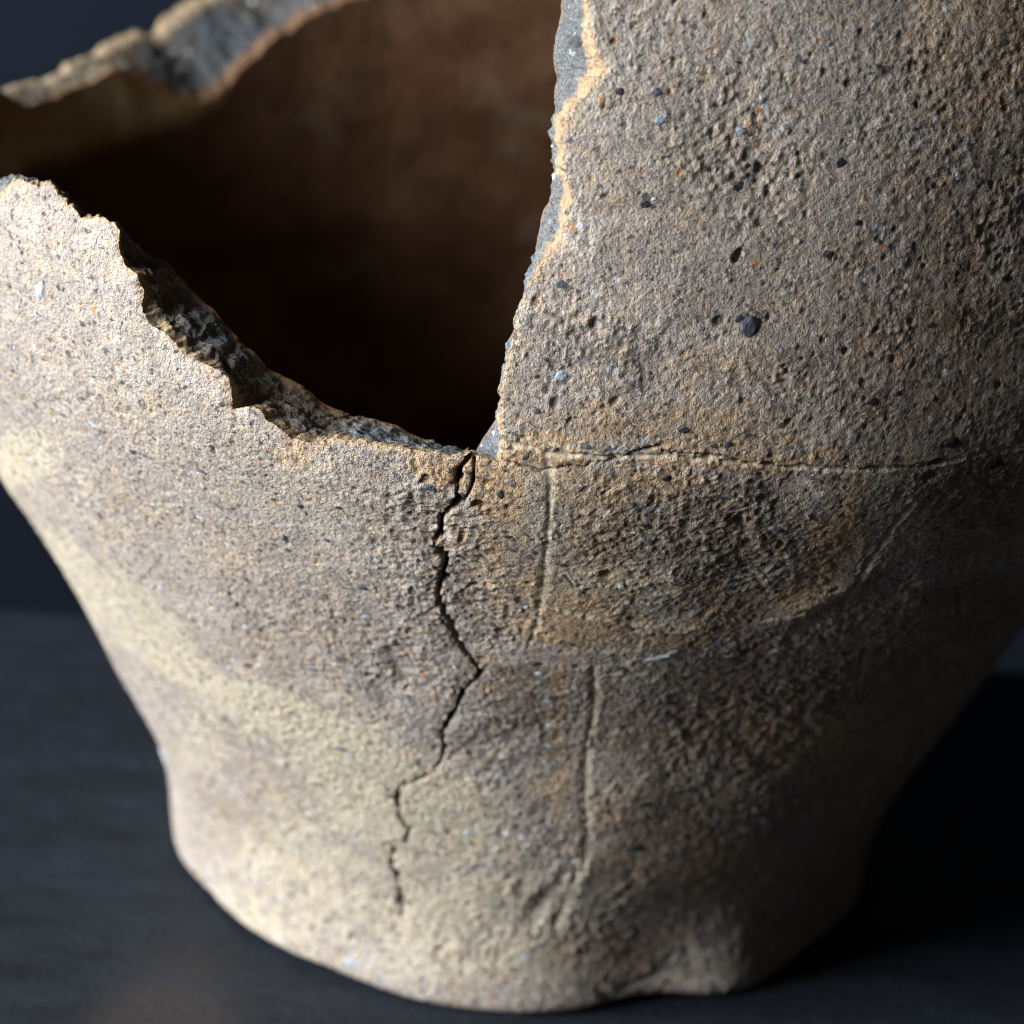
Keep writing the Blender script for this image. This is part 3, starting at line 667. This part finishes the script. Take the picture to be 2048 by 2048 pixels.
# ------------------------------------------------------------------ grains of stone in the clay
def grain_mesh(seed):
    r = np.random.default_rng(seed)
    phi = (1 + 5**.5) / 2
    v = np.array([(-1, phi, 0), (1, phi, 0), (-1, -phi, 0), (1, -phi, 0), (0, -1, phi), (0, 1, phi), (0, -1, -phi), (0, 1, -phi), (phi, 0, -1), (phi, 0, 1), (-phi, 0, -1), (-phi, 0, 1)], float)
    v /= np.linalg.norm(v[0]); v *= 1 + r.uniform(-.26, .22, (12, 1)); v[:, 2] = np.clip(v[:, 2], -.8, .55)
    f = [(0, 11, 5), (0, 5, 1), (0, 1, 7), (0, 7, 10), (0, 10, 11), (1, 5, 9), (5, 11, 4), (11, 10, 2), (10, 7, 6), (7, 1, 8), (3, 9, 4), (3, 4, 2), (3, 2, 6), (3, 6, 8), (3, 8, 9), (4, 9, 5), (2, 4, 11), (6, 2, 10), (8, 6, 7), (9, 8, 1)]
    me = bpy.data.meshes.new('stone_grain'); me.from_pydata(v.tolist(), [], f); me.update(); return me
SLATE = stone_material('dark_slate_grain', (.035, .042, .055), (.085, .095, .115), .55)
QUARTZ = stone_material('pale_quartz_grain', (.40, .41, .43), (.62, .63, .64), .4)
ROSE = stone_material('rose_brown_grain', (.20, .15, .15), (.30, .23, .19), .5)
BLUE = stone_material('blue_grey_grain', (.20, .24, .29), (.33, .37, .41), .5)
BLACK = stone_material('black_grain', (.012, .012, .014), (.03, .028, .03), .6)
meshes = {}
for mi, mt in enumerate((SLATE, QUARTZ, ROSE, BLUE, BLACK)):
    lst = []
    for q in range(5):
        me = grain_mesh(50 + 10 * mi + q); me.materials.append(mt); lst.append(me)
    meshes[mt.name] = lst
def put_grain(th, t, ra, rb, ang, mat, proud=.0, which=0):
    P, N = base(np.array([th]), np.array([t])); P, N = P[0], N[0]
    d = float(bilinear(disp, np.array([th]), np.array([t]))[0])
    e = np.array([math.cos(th), math.sin(th), 0]); f_ = np.cross(N, e)
    u = e * math.cos(ang) + f_ * math.sin(ang); v = -e * math.sin(ang) + f_ * math.cos(ang)
    h = min(ra, rb) * .6
    c = P + N * (d + proud - h * .28)
    o = bpy.data.objects.new('stone_grain', meshes[mat.name][which]); COL.objects.link(o)
    M = Matrix.Identity(4)
    for i in range(3):
        M[i][0], M[i][1], M[i][2], M[i][3] = u[i] * ra * MM, v[i] * rb * MM, N[i] * h * MM, c[i] * MM
    o.matrix_world = M; o.parent = pot
    return o
placed = [(1498, 656, 1.95, 1.3, 1.45, SLATE), (1478, 637, .6, .45, .4, BLACK), (1122, 753, .9, .7, .3, BLUE), (80, 578, 1.5, .8, 1.2, BLUE), (15, 738, .9, .8, 0, ROSE), (1311, 1316, 2.2, .55, .35, QUARTZ), (1345, 1306, .8, .45, .6, QUARTZ),
          (1152, 974, .95, .85, .5, ROSE), (1000, 985, .4, .8, .1, SLATE), (1020, 962, .7, .6, 0, ROSE), (1332, 957, .55, .5, 0, BLACK), (1293, 1050, .7, .6, 0, BLACK), (1450, 998, .9, .55, -.2, SLATE), (1240, 173 + 10, .6, .55, 0, BLACK),
          (1682, 325, .55, .75, 0, BLACK), (1480, 372, .9, .6, .8, BLACK), (1290, 408, .6, .5, 0, BLACK), (1122, 566, .7, .65, 0, SLATE), (1310, 184, .6, .55, 0, SLATE), (1320, 240, .8, .6, .5, BLUE), (1484, 263, .7, .5, 0, BLUE), (1870, 950 - 30, .9, .8, 0, BLACK),
          (1715, 445, .5, .45, 0, BLACK), (1660, 510, .6, .5, 0, BLACK), (1860, 650, .5, .4, 0, BLACK), (2010, 555, .6, .5, 0, BLACK), (1740, 800, .6, .5, 0, BLACK), (1795, 785, .55, .5, 0, BLACK), (1905, 885, 1.2, 1.0, 0, BLACK), (1990, 930, 1.0, .9, 0, BLACK),
          (728, 1177, .85, .6, 0, SLATE), (735, 1236, .8, .4, 0, BLUE), (860, 1010 - 40, .7, .6, 0, SLATE), (267, 903, .5, .45, 0, BLACK), (403, 940, .75, .4, -.3, SLATE), (601, 1012, .5, .45, 0, BLACK), (677, 1013, .4, .35, 0, BLACK), (577, 1099, .6, .35, -.3, BLACK),
          (405, 1432, .9, .4, -.2, SLATE), (700, 1510, .5, .5, 0, BLUE), (682, 1495, 1.1, .4, .1, SLATE), (772, 1588, 1.3, .7, -.05, ROSE), (700, 1930, 1.0, .8, .2, BLUE), (297, 1455, 1.4, .9, -.9, QUARTZ), (210, 700, .6, .4, 0, SLATE), (446, 931, .5, .4, 0, ROSE),
          (435, 748, .9, .55, .5, ROSE), (1052, 1215, .5, .3, 1, QUARTZ), (1072, 1236, .5, .4, 0, QUARTZ), (1243, 1172, .6, .35, 1, QUARTZ), (1200, 1213, .7, .55, 0, ROSE), (1430, 1262, .35, .8, .3, BLACK), (1556, 1308, .55, .45, 0, QUARTZ), (1455, 1320, .5, .4, 0, QUARTZ),
          (1100, 1457, .6, .5, 0, QUARTZ), (1098, 1405, .8, .6, 0, BLUE), (1433, 1628, .75, .5, .9, BLUE), (1508, 1613, .9, .45, -.9, QUARTZ), (1522, 1632, .9, .45, -.8, QUARTZ), (1487, 1652, .8, .5, .4, BLUE), (1570, 1800, 1.2, .7, -.4, BLUE), (1152, 1717, .8, .5, 0, QUARTZ),
          (1015, 1665, .7, .6, 0, QUARTZ), (1045, 1672, .5, .5, 0, QUARTZ), (935, 1667, .7, .6, 0, BLUE), (1055, 1915, 1.2, .7, 0, BLUE), (1340, 1410, 1.0, .5, -.1, BLACK), (1395, 1440, .8, .5, 0, BLACK), (1290, 1600, .9, .5, 0, BLACK), (1270, 1690, 1.1, .8, 0, BLACK),
          (1075, 762 + 60, .5, .4, 0, SLATE), (1175, 894, .5, .4, 0, SLATE), (1218, 897, .45, .4, 0, SLATE), (1365, 860, .7, .5, 0, SLATE), (1428, 892, .5, .4, 0, SLATE), (1455, 890, .45, .4, 0, SLATE), (960, 1180, .9, .4, .1, BLACK), (1018, 1070, .8, .35, .3, BLACK), (985, 1255, .7, .5, -.3, SLATE),
          (958, 1345, .9, .6, .6, BLACK), (1145, 1290, .5, .35, 0, BLACK), (1125, 1130, .4, .35, 0, BLACK), (1165, 1185, .4, .35, 0, BLACK), (1560, 1090 - 30, .5, .4, 0, BLACK)]
pts = survey([(p[0], p[1]) for p in placed])
for k_, (p, q) in enumerate(zip(placed, pts)): put_grain(q[0], q[1], p[2], p[3], p[4], p[5], .05, k_ % 5)
rg = np.random.default_rng(23)
n_ok = 0
fine = []
while n_ok < 210:
    th = rg.uniform(-1.1, .7); t = rg.uniform(T_FOOT + 2, t_of_z(165))
    i, jx = np.searchsorted(thv, th), np.searchsorted(tv, t)
    if gone[i, jx] or cdist[i, jx] < 1.1 or crk[i, jx] > 0 or groove[i, jx] > .2 or view_cos[i, jx] > -.3: continue
    x, y = PX[i, jx], PY[i, jx]
    if not (0 < x < 2048 and 0 < y < 2030): continue
    s_ = .28 + .3 * rg.random()**2
    mt = (SLATE, BLACK, BLACK, BLUE, QUARTZ, ROSE, SLATE)[rg.integers(7)]
    put_grain(th, t, s_, s_ * rg.uniform(.6, .95), rg.uniform(0, 3), mt, .02, int(rg.integers(5))); n_ok += 1

# ------------------------------------------------------------------ the table and the backdrop behind it
def table_material():
    k = NT_('dark_slate_table')
    tc = k.n('ShaderNodeTexCoord').outputs['Object']
    mp = k.n('ShaderNodeMapping'); k.L(tc, mp.inputs['Vector']); mp.inputs['Scale'].default_value = (1, 3.2, 1)
    a = k.noise(mp.outputs[0], 42, 5, .65); b = k.noise(mp.outputs[0], 260, 4, .7)
    v = k.math('ADD', k.math('MULTIPLY', a, .6), k.math('MULTIPLY', b, .4))
    c = k.mix(k.ramp(v, .3, .7), (.0035, .005, .008), (.0135, .018, .027))
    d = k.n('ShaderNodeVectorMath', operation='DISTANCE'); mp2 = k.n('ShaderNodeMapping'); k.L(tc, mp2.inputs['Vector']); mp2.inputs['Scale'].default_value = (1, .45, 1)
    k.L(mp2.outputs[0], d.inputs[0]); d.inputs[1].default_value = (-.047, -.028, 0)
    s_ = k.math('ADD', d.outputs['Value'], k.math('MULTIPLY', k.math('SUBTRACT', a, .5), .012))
    c = k.mix(k.math('MULTIPLY', k.ramp(s_, .013, .004), .5), c, (.045, .037, .033))       # brown bounce light off the pot, painted into the table colour
    m_, bb = k.specks(tc, 520, .06, .15); c = k.mix(k.math('MULTIPLY', m_, k.math('MULTIPLY', bb, .8)), c, (.20, .21, .22))
    k.L(c, k.b.inputs['Base Color']); k.b.inputs['Roughness'].default_value = .6; k.b.inputs['Specular IOR Level'].default_value = .22
    bp = k.n('ShaderNodeBump'); k.L(k.math('ADD', b, k.math('MULTIPLY', k.noise(tc, 1500, 3, .7), .5)), bp.inputs['Height']); bp.inputs['Distance'].default_value = .0006
    k.L(bp.outputs[0], k.b.inputs['Normal']); return k.m
def cloth_material():
    k = NT_('dark_blue_backdrop')
    tc = k.n('ShaderNodeTexCoord').outputs['Object']
    c = k.mix(k.ramp(k.noise(tc, 3, 3, .5), .3, .7), (.005, .0075, .0125), (.007, .0105, .017))
    k.L(c, k.b.inputs['Base Color']); k.b.inputs['Roughness'].default_value = .95; k.b.inputs['Specular IOR Level'].default_value = .08; return k.m
def slab(name, x0, x1, y0, y1, z0, z1, mat, bev=1.5):
    V = []; Q = []
    prof = [(y0, z0), (y0, z1 - bev), (y0 + bev * .3, z1 - bev * .3), (y0 + bev, z1)]
    ys = np.linspace(y0 + bev, y1 - bev, 60)[1:-1]; prof += [(y, z1) for y in ys]
    prof += [(y1 - bev, z1), (y1 - bev * .3, z1 - bev * .3), (y1, z1 - bev), (y1, z0)]
    n = len(prof)
    for x in (x0, x1):
        V += [(x, y, z) for y, z in prof]
    for i in range(n - 1): Q.append((i, n + i, n + i + 1, i + 1))
    Q.append((n - 1, 2 * n - 1, n, 0))
    me = bpy.data.meshes.new(name); me.from_pydata([tuple(c * MM for c in v) for v in V], [], Q + [tuple(range(n)), tuple(range(2 * n - 1, n - 1, -1))]); me.update(); me.materials.append(mat)
    o = bpy.data.objects.new(name, me); COL.objects.link(o); o['kind'] = 'structure'; return o
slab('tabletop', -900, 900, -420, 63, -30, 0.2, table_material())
bk = slab('backdrop', -1800, 1800, 420, 440, -900, 900, cloth_material())
fl_ = slab('floor', -1800, 1800, -1200, 419, -930, -902, cloth_material())
for nm, lb in (('tabletop', 'dark slate grey tabletop under the pot'), ('backdrop', 'plain dark blue backdrop behind the table'), ('floor', 'dark floor below the table')):
    bpy.data.objects[nm]['label'] = lb
print('tris', sum(len(o.data.polygons) * (2 if len(o.data.polygons) > 1000 else 1) for o in scene.objects if o.type == 'MESH'))
